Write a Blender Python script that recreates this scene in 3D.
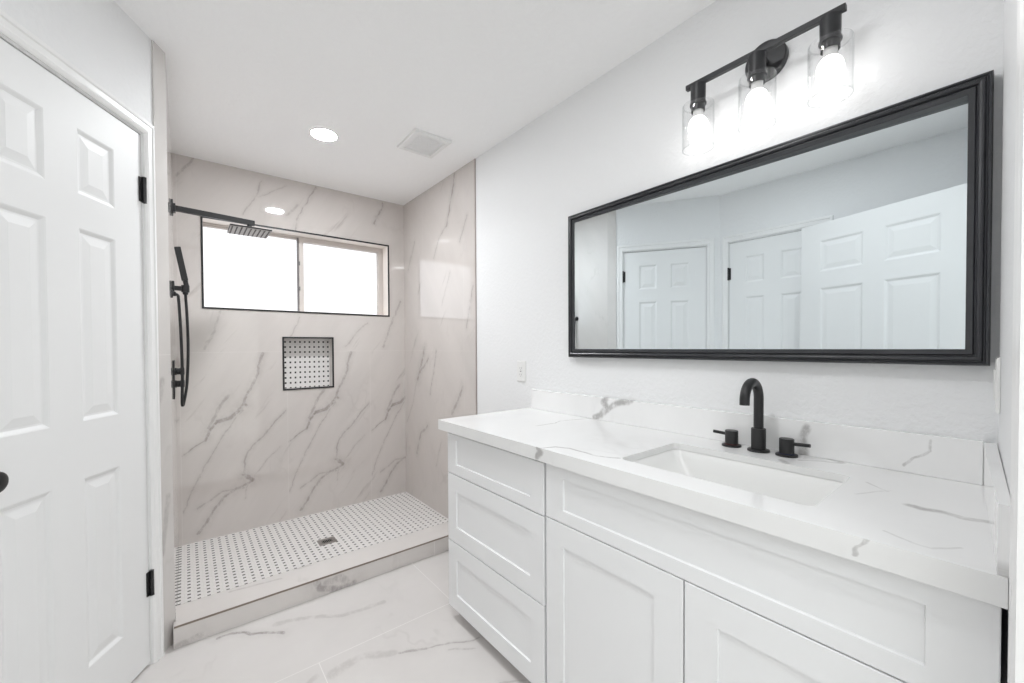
import bpy, bmesh, math, random
from mathutils import Vector, Matrix

for o in list(bpy.data.objects):
    bpy.data.objects.remove(o, do_unlink=True)
SC = bpy.context.scene
COL = SC.collection

# ------------------------------------------------------------------ camera
FPX, YAW, PITCH, ROLL, CY, CAMH = 405.987, 38.814, -0.908, -0.2915, 353.66, 1.2236
yw, pt, rl = (math.radians(a) for a in (YAW, PITCH, ROLL))
fw = Vector((math.sin(yw) * math.cos(pt), math.cos(yw) * math.cos(pt), math.sin(pt)))
rt0 = Vector((math.cos(yw), -math.sin(yw), 0))
up0 = rt0.cross(fw)
rt = math.cos(rl) * rt0 + math.sin(rl) * up0
up = -math.sin(rl) * rt0 + math.cos(rl) * up0
cam = bpy.data.cameras.new('camera')
cam.sensor_width = 36.0
cam.sensor_fit = 'HORIZONTAL'
cam.lens = FPX / 1024 * 36.0
cam.shift_y = (CY - 341.5) / 1024
cam.clip_start = 0.005
camo = bpy.data.objects.new('camera', cam)
COL.objects.link(camo)
M = Matrix((rt, up, -fw)).transposed().to_4x4()
M.translation = (0, 0, CAMH)
camo.matrix_world = M
SC.camera = camo

# ------------------------------------------------------------------ light, exposure
L_WORLD, L_BULB, L_CAN, L_FILL, L_HALL = 1.1, 7.5, 225.0, 6.4, 53.0
EXPOSURE = 0.38
world = bpy.data.worlds.new('World')
SC.world = world
world.use_nodes = True
world.node_tree.nodes['Background'].inputs[0].default_value = (0.955, 0.965, 1.0, 1)
world.node_tree.nodes['Background'].inputs[1].default_value = L_WORLD
SC.view_settings.view_transform = 'Standard'
SC.view_settings.look = 'None'
SC.view_settings.gamma = 1.0
SC.view_settings.use_curve_mapping = False
SC.view_settings.exposure = EXPOSURE
SC.cycles.max_bounces = 14
SC.cycles.diffuse_bounces = 12
SC.cycles.glossy_bounces = 6
SC.cycles.transparent_max_bounces = 16
SC.cycles.caustics_reflective = False
SC.cycles.caustics_refractive = False
SC.cycles.sample_clamp_indirect = 6.0


def area(name, loc, rot, sx, sy, power, col=(1, 1, 1)):
    l = bpy.data.lights.new(name, 'AREA')
    l.shape = 'RECTANGLE'
    l.size, l.size_y, l.energy, l.color = sx, sy, power, col
    o = bpy.data.objects.new(name, l)
    o.location, o.rotation_euler = loc, rot
    COL.objects.link(o)
    return o


# fill lamp added under the ceiling of the room behind the doorway
area('added_hall_fill', (0.35, -1.35, 2.42), (0, 0, 0), 2.6, 1.7, L_HALL, (0.95, 0.98, 1.0))

# unseen ceiling fill added above the frame to even out the brightness
l2 = area('added_fill_near_door', (0.40, 0.72, 2.438), (0, 0, 0), 0.15, 0.15, L_FILL, (0.98, 0.99, 1.0))
l2.data.shape = 'DISK'
# beam of the recessed light in front of the shower, leaving its lens
l1 = area('recessed_light_beam', (0.632, 2.484, 2.4362), (0, 0, 0), 0.13, 0.13, 4.2, (0.945, 0.975, 1.0))
l1.data.shape = 'DISK'
l1.data.spread = math.radians(135)


# ------------------------------------------------------------------ node helpers
class NT:
    def __init__(s, name):
        s.m = bpy.data.materials.new(name)
        s.m.use_nodes = True
        s.t = s.m.node_tree
        s.t.nodes.clear()
        s.out = s.t.nodes.new('ShaderNodeOutputMaterial')

    def n(s, typ, **kw):
        nd = s.t.nodes.new(typ)
        for k, v in kw.items():
            setattr(nd, k, v)
        return nd

    def put(s, sock, v):
        if hasattr(v, 'links'):
            s.t.links.new(v, sock)
        elif isinstance(v, (tuple, list)) and sock.type == 'RGBA' and len(v) == 3:
            sock.default_value = (*v, 1)
        else:
            sock.default_value = v

    def math(s, op, a, b=None, c=None, clamp=False):
        nd = s.n('ShaderNodeMath', operation=op, use_clamp=clamp)
        for i, v in enumerate((a, b, c)):
            if v is not None:
                s.put(nd.inputs[i], v)
        return nd.outputs[0]

    def vec(s, op, a, b=None, c=None):
        nd = s.n('ShaderNodeVectorMath', operation=op)
        for i, v in enumerate((a, b, c)):
            if v is not None:
                s.put(nd.inputs[i], v)
        return nd.outputs['Value'] if op in ('DOT_PRODUCT', 'LENGTH') else nd.outputs['Vector']

    def pos(s):
        return s.n('ShaderNodeTexCoord').outputs['Object']

    def sep(s, v):
        nd = s.n('ShaderNodeSeparateXYZ')
        s.put(nd.inputs[0], v)
        return nd.outputs

    def comb(s, x, y, z=0.0):
        nd = s.n('ShaderNodeCombineXYZ')
        for i, v in enumerate((x, y, z)):
            s.put(nd.inputs[i], v)
        return nd.outputs[0]

    def noise(s, v, scale, detail=3.0, rough=0.55):
        nd = s.n('ShaderNodeTexNoise')
        s.put(nd.inputs['Vector'], v)
        nd.inputs['Scale'].default_value = scale
        nd.inputs['Detail'].default_value = detail
        nd.inputs['Roughness'].default_value = rough
        return nd.outputs

    def maprange(s, v, a, b, c, d, smooth=True):
        nd = s.n('ShaderNodeMapRange')
        nd.interpolation_type = 'SMOOTHSTEP' if smooth else 'LINEAR'
        for i, x in enumerate((v, a, b, c, d)):
            s.put(nd.inputs[i], x)
        return nd.outputs[0]

    def mix(s, f, a, b):
        nd = s.n('ShaderNodeMix', data_type='RGBA')
        s.put(nd.inputs[0], f)
        s.put(nd.inputs[6], a)
        s.put(nd.inputs[7], b)
        return nd.outputs[2]

    def bump(s, h, strength, dist=0.01):
        nd = s.n('ShaderNodeBump')
        nd.inputs['Strength'].default_value = strength
        nd.inputs['Distance'].default_value = dist
        s.put(nd.inputs['Height'], h)
        return nd.outputs[0]

    def principled(s, col, rough=0.5, metal=0.0, spec=0.5, normal=None, coat=0.0):
        b = s.n('ShaderNodeBsdfPrincipled')
        s.put(b.inputs['Base Color'], col)
        s.put(b.inputs['Roughness'], rough)
        b.inputs['Metallic'].default_value = metal
        b.inputs['Specular IOR Level'].default_value = spec
        b.inputs['Coat Weight'].default_value = coat
        b.inputs['Coat Roughness'].default_value = 0.05
        if normal is not None:
            s.put(b.inputs['Normal'], normal)
        s.t.links.new(b.outputs[0], s.out.inputs[0])
        return s.m


def simple(name, col, rough, metal=0.0, spec=0.5, noise_scale=None, bump=0.0, var=0.03, coat=0.0):
    t = NT(name)
    p = t.pos()
    sc = noise_scale or 30.0
    nz = t.noise(p, sc, 4.0)
    c2 = tuple(max(0, c * (1 - var)) for c in col)
    c = t.mix(nz[0], col, c2)
    nrm = t.bump(nz[0], bump, 0.004) if bump else None
    return t.principled(c, rough, metal, spec, nrm, coat)


def paint(name, col, rough=0.6, scale=55.0, bump=0.25):
    t = NT(name)
    p = t.pos()
    a = t.noise(p, scale, 3.0, 0.5)[0]
    b = t.noise(p, scale * 0.35, 2.0, 0.5)[0]
    h = t.math('ADD', t.maprange(a, 0.42, 0.62, 0, 1), t.math('MULTIPLY', b, 0.5))
    return t.principled(col, rough, 0, 0.35, t.bump(h, bump, 0.0025))


def veins(t, uv, lines, wmul=1.0, halo=0.0):
    """the largest of soft strokes along the polylines, in metres"""
    acc = None
    count = 0
    for w, st, pts in lines:
        for (ax, ay), (bx, by) in zip(pts[:-1], pts[1:]):
            dx, dy = bx - ax, by - ay
            l2 = dx * dx + dy * dy
            if l2 < 1e-8:
                continue
            pa = t.vec('SUBTRACT', uv, (ax, ay, 0))
            h = t.vec('DOT_PRODUCT', pa, (dx / l2, dy / l2, 0))
            h = t.math('MULTIPLY', h, 1.0, clamp=True)
            q = t.vec('MULTIPLY_ADD', h, (-dx, -dy, 0), pa)
            d = t.vec('LENGTH', q)
            m = t.maprange(d, w * wmul, w * wmul * 0.3, 0.0, st)
            if halo:
                m = t.math('MAXIMUM', m, t.maprange(d, w * wmul * 4.0, 0.0, 0.0, st * halo))
            acc = m if acc is None else t.math('MAXIMUM', acc, m)
            count += 1
            if count % 5 == 0:      # keeps the strokes evaluated in turn
                uv = t.vec('MULTIPLY_ADD', acc, (1e-7, 1e-7, 0), uv)
    return acc


def joint(t, c, at, w=0.0014):
    return t.math('LESS_THAN', t.math('ABSOLUTE', t.math('SUBTRACT', c, at)), w)


def wobble(t, uv, amp, scale, amp2=0.0, scale2=25.0):
    nz = t.noise(uv, scale, 2.0)[1]
    off = t.vec('MULTIPLY_ADD', nz, (amp, amp, 0), (-amp / 2, -amp / 2, 0))
    r = t.vec('ADD', uv, off)
    if amp2:
        nz = t.noise(uv, scale2, 3.0)[1]
        r = t.vec('ADD', r, t.vec('MULTIPLY_ADD', nz, (amp2, amp2, 0), (-amp2 / 2, -amp2 / 2, 0)))
    return r


def faint(t, uv, scale=2.2, width=0.02):
    """thin wandering hairlines with gaps, running mostly one way"""
    s = t.vec('MULTIPLY', uv, (1.0, 0.55, 1.0))
    a = t.noise(s, scale, 4.0, 0.6)[0]
    line = t.maprange(t.math('ABSOLUTE', t.math('SUBTRACT', a, 0.5)), 0.0, width, 1.0, 0.0)
    gap = t.maprange(t.noise(uv, scale * 0.9, 2.0)[0], 0.52, 0.68, 0.0, 1.0)
    return t.math('MULTIPLY', line, gap)


def marble(name, axes, base, veincol, groups, joints=(), rough=0.06, wob=(0.03, 6.0, 0.012), faint_s=0.25, wmul=1.0, jointcol=None, diag=True, halo=0.0, spec=0.5, streak=0.0, sdir=1.0, jl=0.7):
    """groups: list of (lines, wrap(u0, period) or None, (vmin, vmax) or None)"""
    t = NT(name)
    p = t.sep(t.pos())
    u, v = p['XYZ'.index(axes[0])], p['XYZ'.index(axes[1])]
    tot = None
    uv0 = t.comb(u, v)
    for lines, wrap, rng in groups:
        uu = u
        if wrap:
            nd = t.n('ShaderNodeMath', operation='WRAP')
            t.put(nd.inputs[0], u)
            nd.inputs[1].default_value = wrap[0] + wrap[1]
            nd.inputs[2].default_value = wrap[0]
            uu = nd.outputs[0]
        uv = t.comb(uu, v)
        uw = wobble(t, uv, wob[0], wob[1], wob[2])
        m = veins(t, uw, lines, wmul, halo)
        grain = t.maprange(t.noise(t.vec('MULTIPLY', uv, (1.0, 0.6, 1.0)), 24.0, 5.0, 0.75)[0], 0.32, 0.60, 0.2, 1.0)
        m = t.math('MULTIPLY', m, grain)
        if rng:
            inside = t.math('MULTIPLY', t.math('GREATER_THAN', v, rng[0]), t.math('LESS_THAN', v, rng[1]))
            m = t.math('MULTIPLY', m, inside)
        tot = m if tot is None else t.math('MAXIMUM', tot, m)
    # cloudy diagonal drift of the stone
    if diag:
        rot = t.comb(t.math('ADD', t.math('MULTIPLY', u, 5.0), t.math('MULTIPLY', v, -3.2)), t.math('ADD', t.math('MULTIPLY', u, 0.7), t.math('MULTIPLY', v, 1.1)))
    else:
        rot = t.vec('MULTIPLY', uv0, (2.0, 2.0, 1.0))
    cloud = t.maprange(t.noise(rot, 0.9, 5.0, 0.6)[0], 0.3, 0.75, 0.0, 1.0)
    f = t.math('MULTIPLY', faint(t, uv0), faint_s)
    tot = f if tot is None else t.math('MAXIMUM', tot, f)
    if streak:
        across = t.math('ADD', t.math('MULTIPLY', u, 0.8 * sdir), t.math('MULTIPLY', v, -0.6))
        along = t.math('ADD', t.math('MULTIPLY', u, 0.6 * sdir), t.math('MULTIPLY', v, 0.8))
        sn = t.noise(t.comb(t.math('MULTIPLY', across, 15.0), t.math('MULTIPLY', along, 1.9)), 1.0, 5.0, 0.62)[0]
        tot = t.math('MAXIMUM', tot, t.maprange(sn, 0.60, 0.78, 0.0, streak))
    dark = tuple(b * 0.93 for b in base)
    col = t.mix(cloud, base, dark)
    col = t.mix(t.math('MINIMUM', tot, 1.0), col, veincol)
    if joints:
        jm = None
        for ax, at, vr in joints:
            c = p['XYZ'.index(ax)]
            j = joint(t, c, at)
            if vr:
                oc = p['XYZ'.index(vr[0])]
                j = t.math('MULTIPLY', j, t.math('MULTIPLY', t.math('GREATER_THAN', oc, vr[1]), t.math('LESS_THAN', oc, vr[2])))
            jm = j if jm is None else t.math('MAXIMUM', jm, j)
        col = t.mix(t.math('MULTIPLY', jm, jl), col, jointcol or (0.80, 0.78, 0.76))
    return t.principled(col, rough, 0, spec)


def mosaic(name, axes, pitch, off, dot=0.15, base=(0.76, 0.74, 0.725), rough=0.3):
    t = NT(name)
    p = t.sep(t.pos())
    u, v = p['XYZ'.index(axes[0])], p['XYZ'.index(axes[1])]
    a = t.math('FRACT', t.math('DIVIDE', t.math('SUBTRACT', u, off[0]), pitch[0]))
    b = t.math('FRACT', t.math('DIVIDE', t.math('SUBTRACT', v, off[1]), pitch[1]))
    ia = t.math('FLOOR', t.math('DIVIDE', t.math('SUBTRACT', u, off[0]), pitch[0]))
    ib = t.math('FLOOR', t.math('DIVIDE', t.math('SUBTRACT', v, off[1]), pitch[1]))
    da = t.math('ABSOLUTE', t.math('SUBTRACT', a, 0.5))
    db = t.math('ABSOLUTE', t.math('SUBTRACT', b, 0.5))
    dmask = t.math('LESS_THAN', t.math('MAXIMUM', da, db), dot)
    # grout of the basket weave: lines between the cells, alternately one way and the other
    par = t.math('MODULO', t.math('ABSOLUTE', t.math('ADD', ia, ib)), 2.0)
    ga = t.math('MULTIPLY', t.math('GREATER_THAN', da, 0.462), par)
    gb = t.math('MULTIPLY', t.math('GREATER_THAN', db, 0.462), t.math('SUBTRACT', 1.0, par))
    g = t.math('MAXIMUM', ga, gb)
    wn = t.n('ShaderNodeTexWhiteNoise', noise_dimensions='2D')
    t.put(wn.inputs['Vector'], t.comb(ia, ib))
    tone = t.maprange(wn.outputs[0], 0, 1, 0.0, 0.35, False)
    col = t.mix(tone, base, tuple(c * 0.9 for c in base))
    col = t.mix(t.math('MULTIPLY', g, 0.55), col, tuple(c * 0.78 for c in base))
    col = t.mix(dmask, col, (0.035, 0.033, 0.032))
    return t.principled(col, rough, 0, 0.5)


def emit(name, col, strength):
    t = NT(name)
    e = t.n('ShaderNodeEmission')
    t.put(e.inputs[0], col)
    e.inputs[1].default_value = strength
    t.t.links.new(e.outputs[0], t.out.inputs[0])
    return t.m


def clear_glass(name, tint=(0.99, 0.99, 0.99), edge=(0.89, 0.90, 0.905), refl=0.035):
    t = NT(name)
    lw = t.n('ShaderNodeLayerWeight')
    lw.inputs[0].default_value = 0.5
    tr = t.n('ShaderNodeBsdfTransparent')
    t.put(tr.inputs[0], t.mix(t.math('POWER', lw.outputs['Facing'], 4.0), tint, edge))
    gl = t.n('ShaderNodeBsdfGlossy')
    gl.inputs['Roughness'].default_value = 0.02
    mx = t.n('ShaderNodeMixShader')
    f = t.math('MULTIPLY_ADD', t.math('POWER', lw.outputs['Facing'], 5.0), 0.5, refl)
    t.t.links.new(f, mx.inputs[0])
    t.t.links.new(tr.outputs[0], mx.inputs[1])
    t.t.links.new(gl.outputs[0], mx.inputs[2])
    t.t.links.new(mx.outputs[0], t.out.inputs[0])
    return t.m


# ------------------------------------------------------------------ vein strokes measured on the stone (metres)
V_LOW = [(0.012, 0.7, [(0.425, 1.195), (0.402, 1.141), (0.39, 1.052), (0.313, 0.88), (0.291, 0.808)]), (0.02, 0.8, [(0.312, 0.843), (0.229, 0.76), (0.159, 0.748)]), (0.012, 0.9, [(0.159, 0.748), (0.11, 0.682), (0.09, 0.625)]), (0.006, 0.7, [(0.09, 0.625), (-0.022, 0.549)]), (0.014, 0.6, [(0.221, 0.908), (0.16, 0.821), (0.11, 0.706)]), (0.006, 0.5, [(0.301, 0.806), (0.198, 0.67), (0.127, 0.536), (0.049, 0.383), (-0.027, 0.178)]), (0.008, 0.6, [(0.562, 0.775), (0.451, 0.662), (0.351, 0.561), (0.307, 0.467), (0.302, 0.38)]), (0.018, 0.9, [(0.302, 0.368), (0.354, 0.319)]), (0.012, 0.7, [(0.354, 0.319), (0.253, 0.278), (0.182, 0.233), (0.112, 0.129), (0.044, 0.028)]), (0.008, 0.5, [(0.305, 0.279), (0.172, 0.272), (0.047, 0.194)]), (0.005, 0.4, [(0.517, 0.522), (0.426, 0.433), (0.326, 0.3), (0.304, 0.204)]), (0.006, 0.35, [(0.553, 0.052), (0.511, -0.004)])]
V_UP = [(0.012, 0.6, [(0.057, 2.43), (0.01, 2.366), (-0.031, 2.304)]), (0.006, 0.5, [(0.435, 2.376), (0.399, 2.286), (0.363, 2.215), (0.315, 2.133)]), (0.005, 0.4, [(0.572, 2.393), (0.483, 2.314), (0.405, 2.28)]), (0.01, 0.7, [(0.782, 2.427), (0.741, 2.357)]), (0.006, 0.6, [(0.741, 2.357), (0.692, 2.268), (0.644, 2.156), (0.636, 2.07)]), (0.012, 0.45, [(0.653, 2.269), (0.615, 2.21), (0.584, 2.178)]), (0.009, 0.7, [(1.283, 2.423), (1.283, 2.375), (1.213, 2.236)]), (0.01, 0.45, [(0.188, 1.473), (0.148, 1.339), (0.098, 1.219)]), (0.012, 0.5, [(1.438, 1.618), (1.365, 1.464), (1.285, 1.233)]), (0.008, 0.45, [(1.148, 1.429), (1.07, 1.35), (0.982, 1.234)]), (0.006, 0.4, [(0.654, 1.46), (0.6, 1.306)])]
V_RW = [(0.012, 0.7, [(2.452, 2.428), (2.519, 2.227), (2.568, 2.092)]), (0.008, 0.5, [(2.58, 2.094), (2.684, 2.027), (2.763, 1.897)]), (0.01, 0.5, [(2.303, 2.094), (2.392, 1.947)]), (0.01, 0.5, [(3.093, 2.09), (3.131, 2.018), (3.214, 1.882)]), (0.006, 0.4, [(2.526, 1.758), (2.65, 1.532)]), (0.01, 0.5, [(2.234, 1.625), (2.312, 1.355)]), (0.008, 0.4, [(2.984, 1.737), (3.036, 1.654)]), (0.02, 0.8, [(2.922, 1.221), (2.997, 1.076), (3.049, 0.961)]), (0.014, 0.7, [(2.867, 1.134), (2.948, 1.066), (3.023, 1.03)]), (0.008, 0.6, [(2.74, 1.199), (2.835, 0.866)]), (0.016, 0.6, [(2.37, 0.954), (2.444, 0.842), (2.521, 0.755)]), (0.006, 0.4, [(3.075, 0.937), (3.157, 0.746), (3.27, 0.59)]), (0.016, 0.6, [(2.886, 0.611), (3.007, 0.537), (3.076, 0.366)]), (0.008, 0.4, [(2.666, 0.53), (2.755, 0.324)]), (0.012, 0.4, [(3.272, 0.47), (3.293, 0.299)])]
V_FL = [(0.013, 0.9, [(0.094, 2.101), (0.146, 2.108), (0.201, 2.05), (0.26, 2.028), (0.314, 1.97)]), (0.012, 0.7, [(0.659, 1.542), (0.744, 1.496)]), (0.007, 0.6, [(0.744, 1.496), (0.8, 1.474), (0.889, 1.427), (0.955, 1.414)]), (0.008, 0.4, [(0.814, 1.431), (0.899, 1.37)]), (0.008, 0.4, [(0.883, 1.167), (0.954, 1.128)]), (0.02, 0.3, [(0.36, 1.62), (0.30, 1.60)]), (0.02, 0.35, [(0.30, 2.06), (0.55, 1.93), (0.72, 1.90)]), (0.03, 0.35, [(0.42, 1.60), (0.52, 1.62), (0.64, 1.56)])]
V_CT = [(0.004, 0.75, [(1.14, 1.263), (1.249, 1.253), (1.3, 1.276), (1.367, 1.259), (1.479, 1.23)]), (0.005, 0.8, [(0.901, 0.973), (0.949, 0.953), (0.971, 0.91), (0.97, 0.856), (0.966, 0.797), (0.985, 0.759), (1.0, 0.735)]), (0.012, 0.8, [(1.162, 0.133), (1.156, 0.119), (1.162, 0.09)]), (0.01, 0.8, [(1.162, 0.09), (1.153, 0.059), (1.164, 0.03)]), (0.003, 0.35, [(1.28, 0.224), (1.233, 0.18)]), (0.003, 0.3, [(1.158, 0.223), (1.248, 0.178)]), (0.003, 0.35, [(0.965, 0.143), (0.944, 0.105), (0.94, 0.083), (0.98, 0.054)]), (0.012, 0.7, [(1.486, 0.362), (1.441, 0.311)]), (0.005, 0.5, [(1.378, 0.392), (1.417, 0.345), (1.428, 0.308)]), (0.009, 0.6, [(1.341, 0.423), (1.298, 0.389)])]
V_BS = [(0.012, 0.9, [(1.207, 0.901), (1.166, 0.918)]), (0.015, 0.85, [(1.166, 0.918), (1.142, 0.953), (1.156, 0.978), (1.137, 0.997)]), (0.013, 0.85, [(1.166, 0.918), (1.118, 0.955), (1.071, 0.983), (1.01, 0.997)]), (0.003, 0.6, [(0.18, 0.911), (0.163, 0.933), (0.134, 0.956), (0.132, 0.986)]), (0.013, 0.8, [(0.394, 0.975), (0.404, 0.943), (0.402, 0.90)])]
V_EDGE = [(0.016, 0.9, [(0.986, 0.889), (0.975, 0.878), (0.99, 0.858)]), (0.004, 0.6, [(0.16, 0.892), (0.169, 0.878), (0.172, 0.86)])]
V_CB = [(0.025, 0.8, [(0.487, 0.08), (0.502, 0.039), (0.596, 0.004), (0.663, 0.006)]), (0.03, 0.6, [(0.538, 0.056), (0.602, 0.06), (0.629, 0.016)]), (0.02, 0.6, [(-0.04, 0.01), (0.03, 0.02)])]

TILE = (0.605, 0.565, 0.54)
TVEIN = (0.28, 0.245, 0.23)
M_TILE_BACK = marble('porcelain_back', 'XZ', TILE, TVEIN, [(V_LOW, (-0.03, 0.6), (-1, 1.2)), (V_UP, None, (1.2, 3))],
                     joints=[('X', -0.03, None), ('X', 0.57, ('Z', -1, 1.2)), ('X', 1.17, ('Z', -1, 1.2)), ('Z', 1.2, None)], halo=0.33, spec=1.0, rough=0.035, wob=(0.035, 6.0, 0.022), wmul=1.1, jl=0.35, streak=0.5, faint_s=0.15, jointcol=(0.72, 0.69, 0.67))
M_TILE_RIGHT = marble('porcelain_right', 'YZ', TILE, TVEIN, [(V_RW, None, None)], joints=[('Z', 1.2, None), ('Y', 2.347, None), ('Y', 2.947, None)], halo=0.33, spec=1.0, rough=0.035, wob=(0.035, 6.0, 0.022), wmul=1.1, sdir=-1.0, jl=0.3, streak=0.5, faint_s=0.15, jointcol=(0.72, 0.69, 0.67))
M_TILE_PLAIN = marble('porcelain_plain', 'YZ', (0.62, 0.598, 0.58), (0.30, 0.28, 0.27), [([(0.02, 0.5, [(2.12, 0.95), (2.16, 1.1)]), (0.02, 0.5, [(2.14, 0.4), (2.18, 0.62)]), (0.014, 0.5, [(2.5, 0.7), (2.8, 1.3)])], None, None)], joints=[('Z', 1.2, None)], faint_s=0.3, spec=1.0, rough=0.04, jl=0.3)  # base paler than TILE: brightness of the lit return mixed into the colour
M_FLOOR = marble('porcelain_floor', 'XY', (0.625, 0.60, 0.585), (0.30, 0.275, 0.265), [(V_FL, None, None)],
                 joints=[('Y', 1.69, None), ('Y', 1.09, None), ('X', 0.985, ('Y', 1.69, 3)), ('X', 0.388, ('Y', 1.09, 1.69)), ('X', 0.985, ('Y', 0.49, 1.09)), ('Y', 0.49, None)],
                 halo=0.2, rough=0.10, wob=(0.05, 8.0, 0.01), faint_s=0.15, jointcol=(0.78, 0.76, 0.74), diag=False)
M_CURB = marble('porcelain_curb', 'XZ', (0.64, 0.61, 0.59), (0.30, 0.275, 0.27), [(V_CB, None, None)], joints=[('X', 1.128, None)], rough=0.08, wob=(0.02, 10.0, 0.01), faint_s=0.2, halo=0.3, diag=False)
M_CURB_TOP = marble('porcelain_curb_top', 'XY', (0.64, 0.61, 0.59), (0.34, 0.315, 0.30), [([(0.012, 0.4, [(0.15, 2.29), (0.35, 2.26)]), (0.01, 0.35, [(0.42, 2.31), (0.52, 2.30)])], None, None)], rough=0.08, faint_s=0.25, diag=False)
M_QUARTZ = marble('quartz_top', 'XY', (0.84, 0.84, 0.838), (0.36, 0.35, 0.345), [(V_CT, None, None)], rough=0.10, wob=(0.012, 14.0, 0.004), faint_s=0.10, wmul=1.45, diag=False)
M_QUARTZ_V = marble('quartz_upright', 'YZ', (0.84, 0.84, 0.838), (0.36, 0.35, 0.345), [(V_BS, None, None)], rough=0.10, wob=(0.02, 14.0, 0.008), faint_s=0.15, wmul=1.45, diag=False)
M_QUARTZ_E = marble('quartz_edge', 'YZ', (0.78, 0.78, 0.775), (0.36, 0.35, 0.345), [(V_EDGE, None, None)], rough=0.12, wob=(0.02, 30.0, 0.008), faint_s=0.08, diag=False)
M_QUARTZ_S = marble('quartz_side', 'XZ', (0.84, 0.84, 0.838), (0.36, 0.35, 0.345), [([(0.02, 0.8, [(0.905, 0.895), (0.925, 0.91)])], None, None)], rough=0.10, wob=(0.01, 20.0, 0.004), faint_s=0.3, diag=False)
M_SHOWER = mosaic('mosaic_floor', 'XY', (0.0392, 0.0366), (-0.061, 2.5245), 0.175)
M_NICHE = mosaic('mosaic_niche', 'XZ', (0.0329, 0.0381), (0.5915, 0.9475), 0.18, base=(0.72, 0.70, 0.685))
M_PAINT = paint('wall_paint', (0.785, 0.79, 0.795), 0.6)
M_CEIL = paint('ceiling_paint', (0.90, 0.90, 0.90), 0.7, 40.0, 0.3)
M_DOOR = simple('door_paint', (0.78, 0.785, 0.785), 0.5, var=0.01)
M_TRIM = simple('trim_paint', (0.81, 0.81, 0.805), 0.35, var=0.01)
M_CAB = simple('cabinet_paint', (0.765, 0.77, 0.775), 0.38, var=0.008)
M_CABIN = simple('cabinet_inside', (0.12, 0.12, 0.12), 0.8)
M_BLACK = simple('matte_black_metal', (0.011, 0.011, 0.012), 0.38, 0.0, 0.5, var=0.15)
M_FIXT = simple('charcoal_metal', (0.024, 0.0245, 0.027), 0.35, 0.0, 0.5, var=0.15)
M_FRAME = simple('dark_painted_wood', (0.040, 0.042, 0.047), 0.30, 0.0, 0.5, noise_scale=18, var=0.45)
M_CERAMIC = simple('white_ceramic', (0.82, 0.82, 0.81), 0.12, var=0.01, coat=0.3)
M_PLASTIC = simple('white_plastic', (0.78, 0.78, 0.77), 0.35, var=0.01)
M_SLOT = simple('slot_grey', (0.25, 0.25, 0.25), 0.5)
M_STEEL = simple('brushed_steel', (0.42, 0.40, 0.38), 0.32, 0.9, var=0.1)
M_HEADFACE = simple('shower_face_grey', (0.36, 0.335, 0.315), 0.4, 0.3, var=0.1)
M_VINYL = simple('window_vinyl', (0.60, 0.555, 0.525), 0.5, var=0.05)
M_EDGE = simple('metal_edge', (0.27, 0.225, 0.19), 0.35, 0.6, var=0.1)
M_MIRROR = NT('mirror_silver').principled((0.79, 0.85, 0.875), 0.0, 1.0, 0.5)
M_GLASS = clear_glass('shade_glass')
M_RIM = clear_glass('glass_rim', (0.90, 0.905, 0.91), (0.75, 0.76, 0.77), 0.10)
M_PANE = clear_glass('pane_glass', (1, 1, 1), (0.9, 0.9, 0.9), 0.012)
M_BULB = emit('bulb_glow', (1.0, 0.99, 0.98), L_BULB)
M_LENS = emit('lens_glow', (0.945, 0.975, 1.0), L_CAN)
M_HALLP = paint('hall_paint', (0.80, 0.80, 0.79), 0.7)
M_HALLF = simple('hall_floor', (0.74, 0.73, 0.71), 0.6, var=0.08)
M_RED = simple('red_ring', (0.10, 0.02, 0.02), 0.4)
M_BLUE = simple('blue_ring', (0.015, 0.02, 0.07), 0.4)


# ------------------------------------------------------------------ mesh helpers
def new_obj(name, bm, mat, parent=None, smooth=False, angle=35):
    bmesh.ops.recalc_face_normals(bm, faces=bm.faces[:])
    me = bpy.data.meshes.new(name)
    if smooth:
        for f in bm.faces:
            f.smooth = True
        for e in bm.edges:
            if len(e.link_faces) == 2 and e.calc_face_angle(0) > math.radians(angle):
                e.smooth = False
    bm.to_mesh(me)
    bm.free()
    o = bpy.data.objects.new(name, me)
    for m in (mat if isinstance(mat, (list, tuple)) else [mat]):
        me.materials.append(m)
    COL.objects.link(o)
    if parent is not None:
        o.parent = parent
        off = Vector((0, 0, 0))
        q = parent
        while q is not None:
            off += q.location
            q = q.parent
        o.location = -off
    return o


def thing(name, label, cat, loc=(0, 0, 0), group=None):
    o = bpy.data.objects.new(name, None)
    o.empty_display_size = 0.05
    o.location = loc
    COL.objects.link(o)
    o['label'] = label
    o['category'] = cat
    if group:
        o['group'] = group
    return o


def tag(o, label, cat, group=None):
    o['label'] = label
    o['category'] = cat
    if group:
        o['group'] = group
    return o


def structure(o):
    o['kind'] = 'structure'
    return o


def struct_empty(name, loc=(0, 0, 0)):
    o = bpy.data.objects.new(name, None)
    o.location = loc
    COL.objects.link(o)
    o['kind'] = 'structure'
    return o


def box(bm, lo, hi, bevel=0.0, seg=2, mi=0):
    r = bmesh.ops.create_cube(bm, size=1.0)
    vs = r['verts']
    for v in vs:
        v.co = Vector(((lo[i] + hi[i]) / 2 + v.co[i] * (hi[i] - lo[i]) for i in range(3)))
    fs = list({f for v in vs for f in v.link_faces})
    for f in fs:
        f.material_index = mi
    if bevel:
        es = list({e for v in vs for e in v.link_edges})
        bmesh.ops.bevel(bm, geom=es, offset=bevel, segments=seg, affect='EDGES', profile=0.6, clamp_overlap=True)
    return bm


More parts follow.
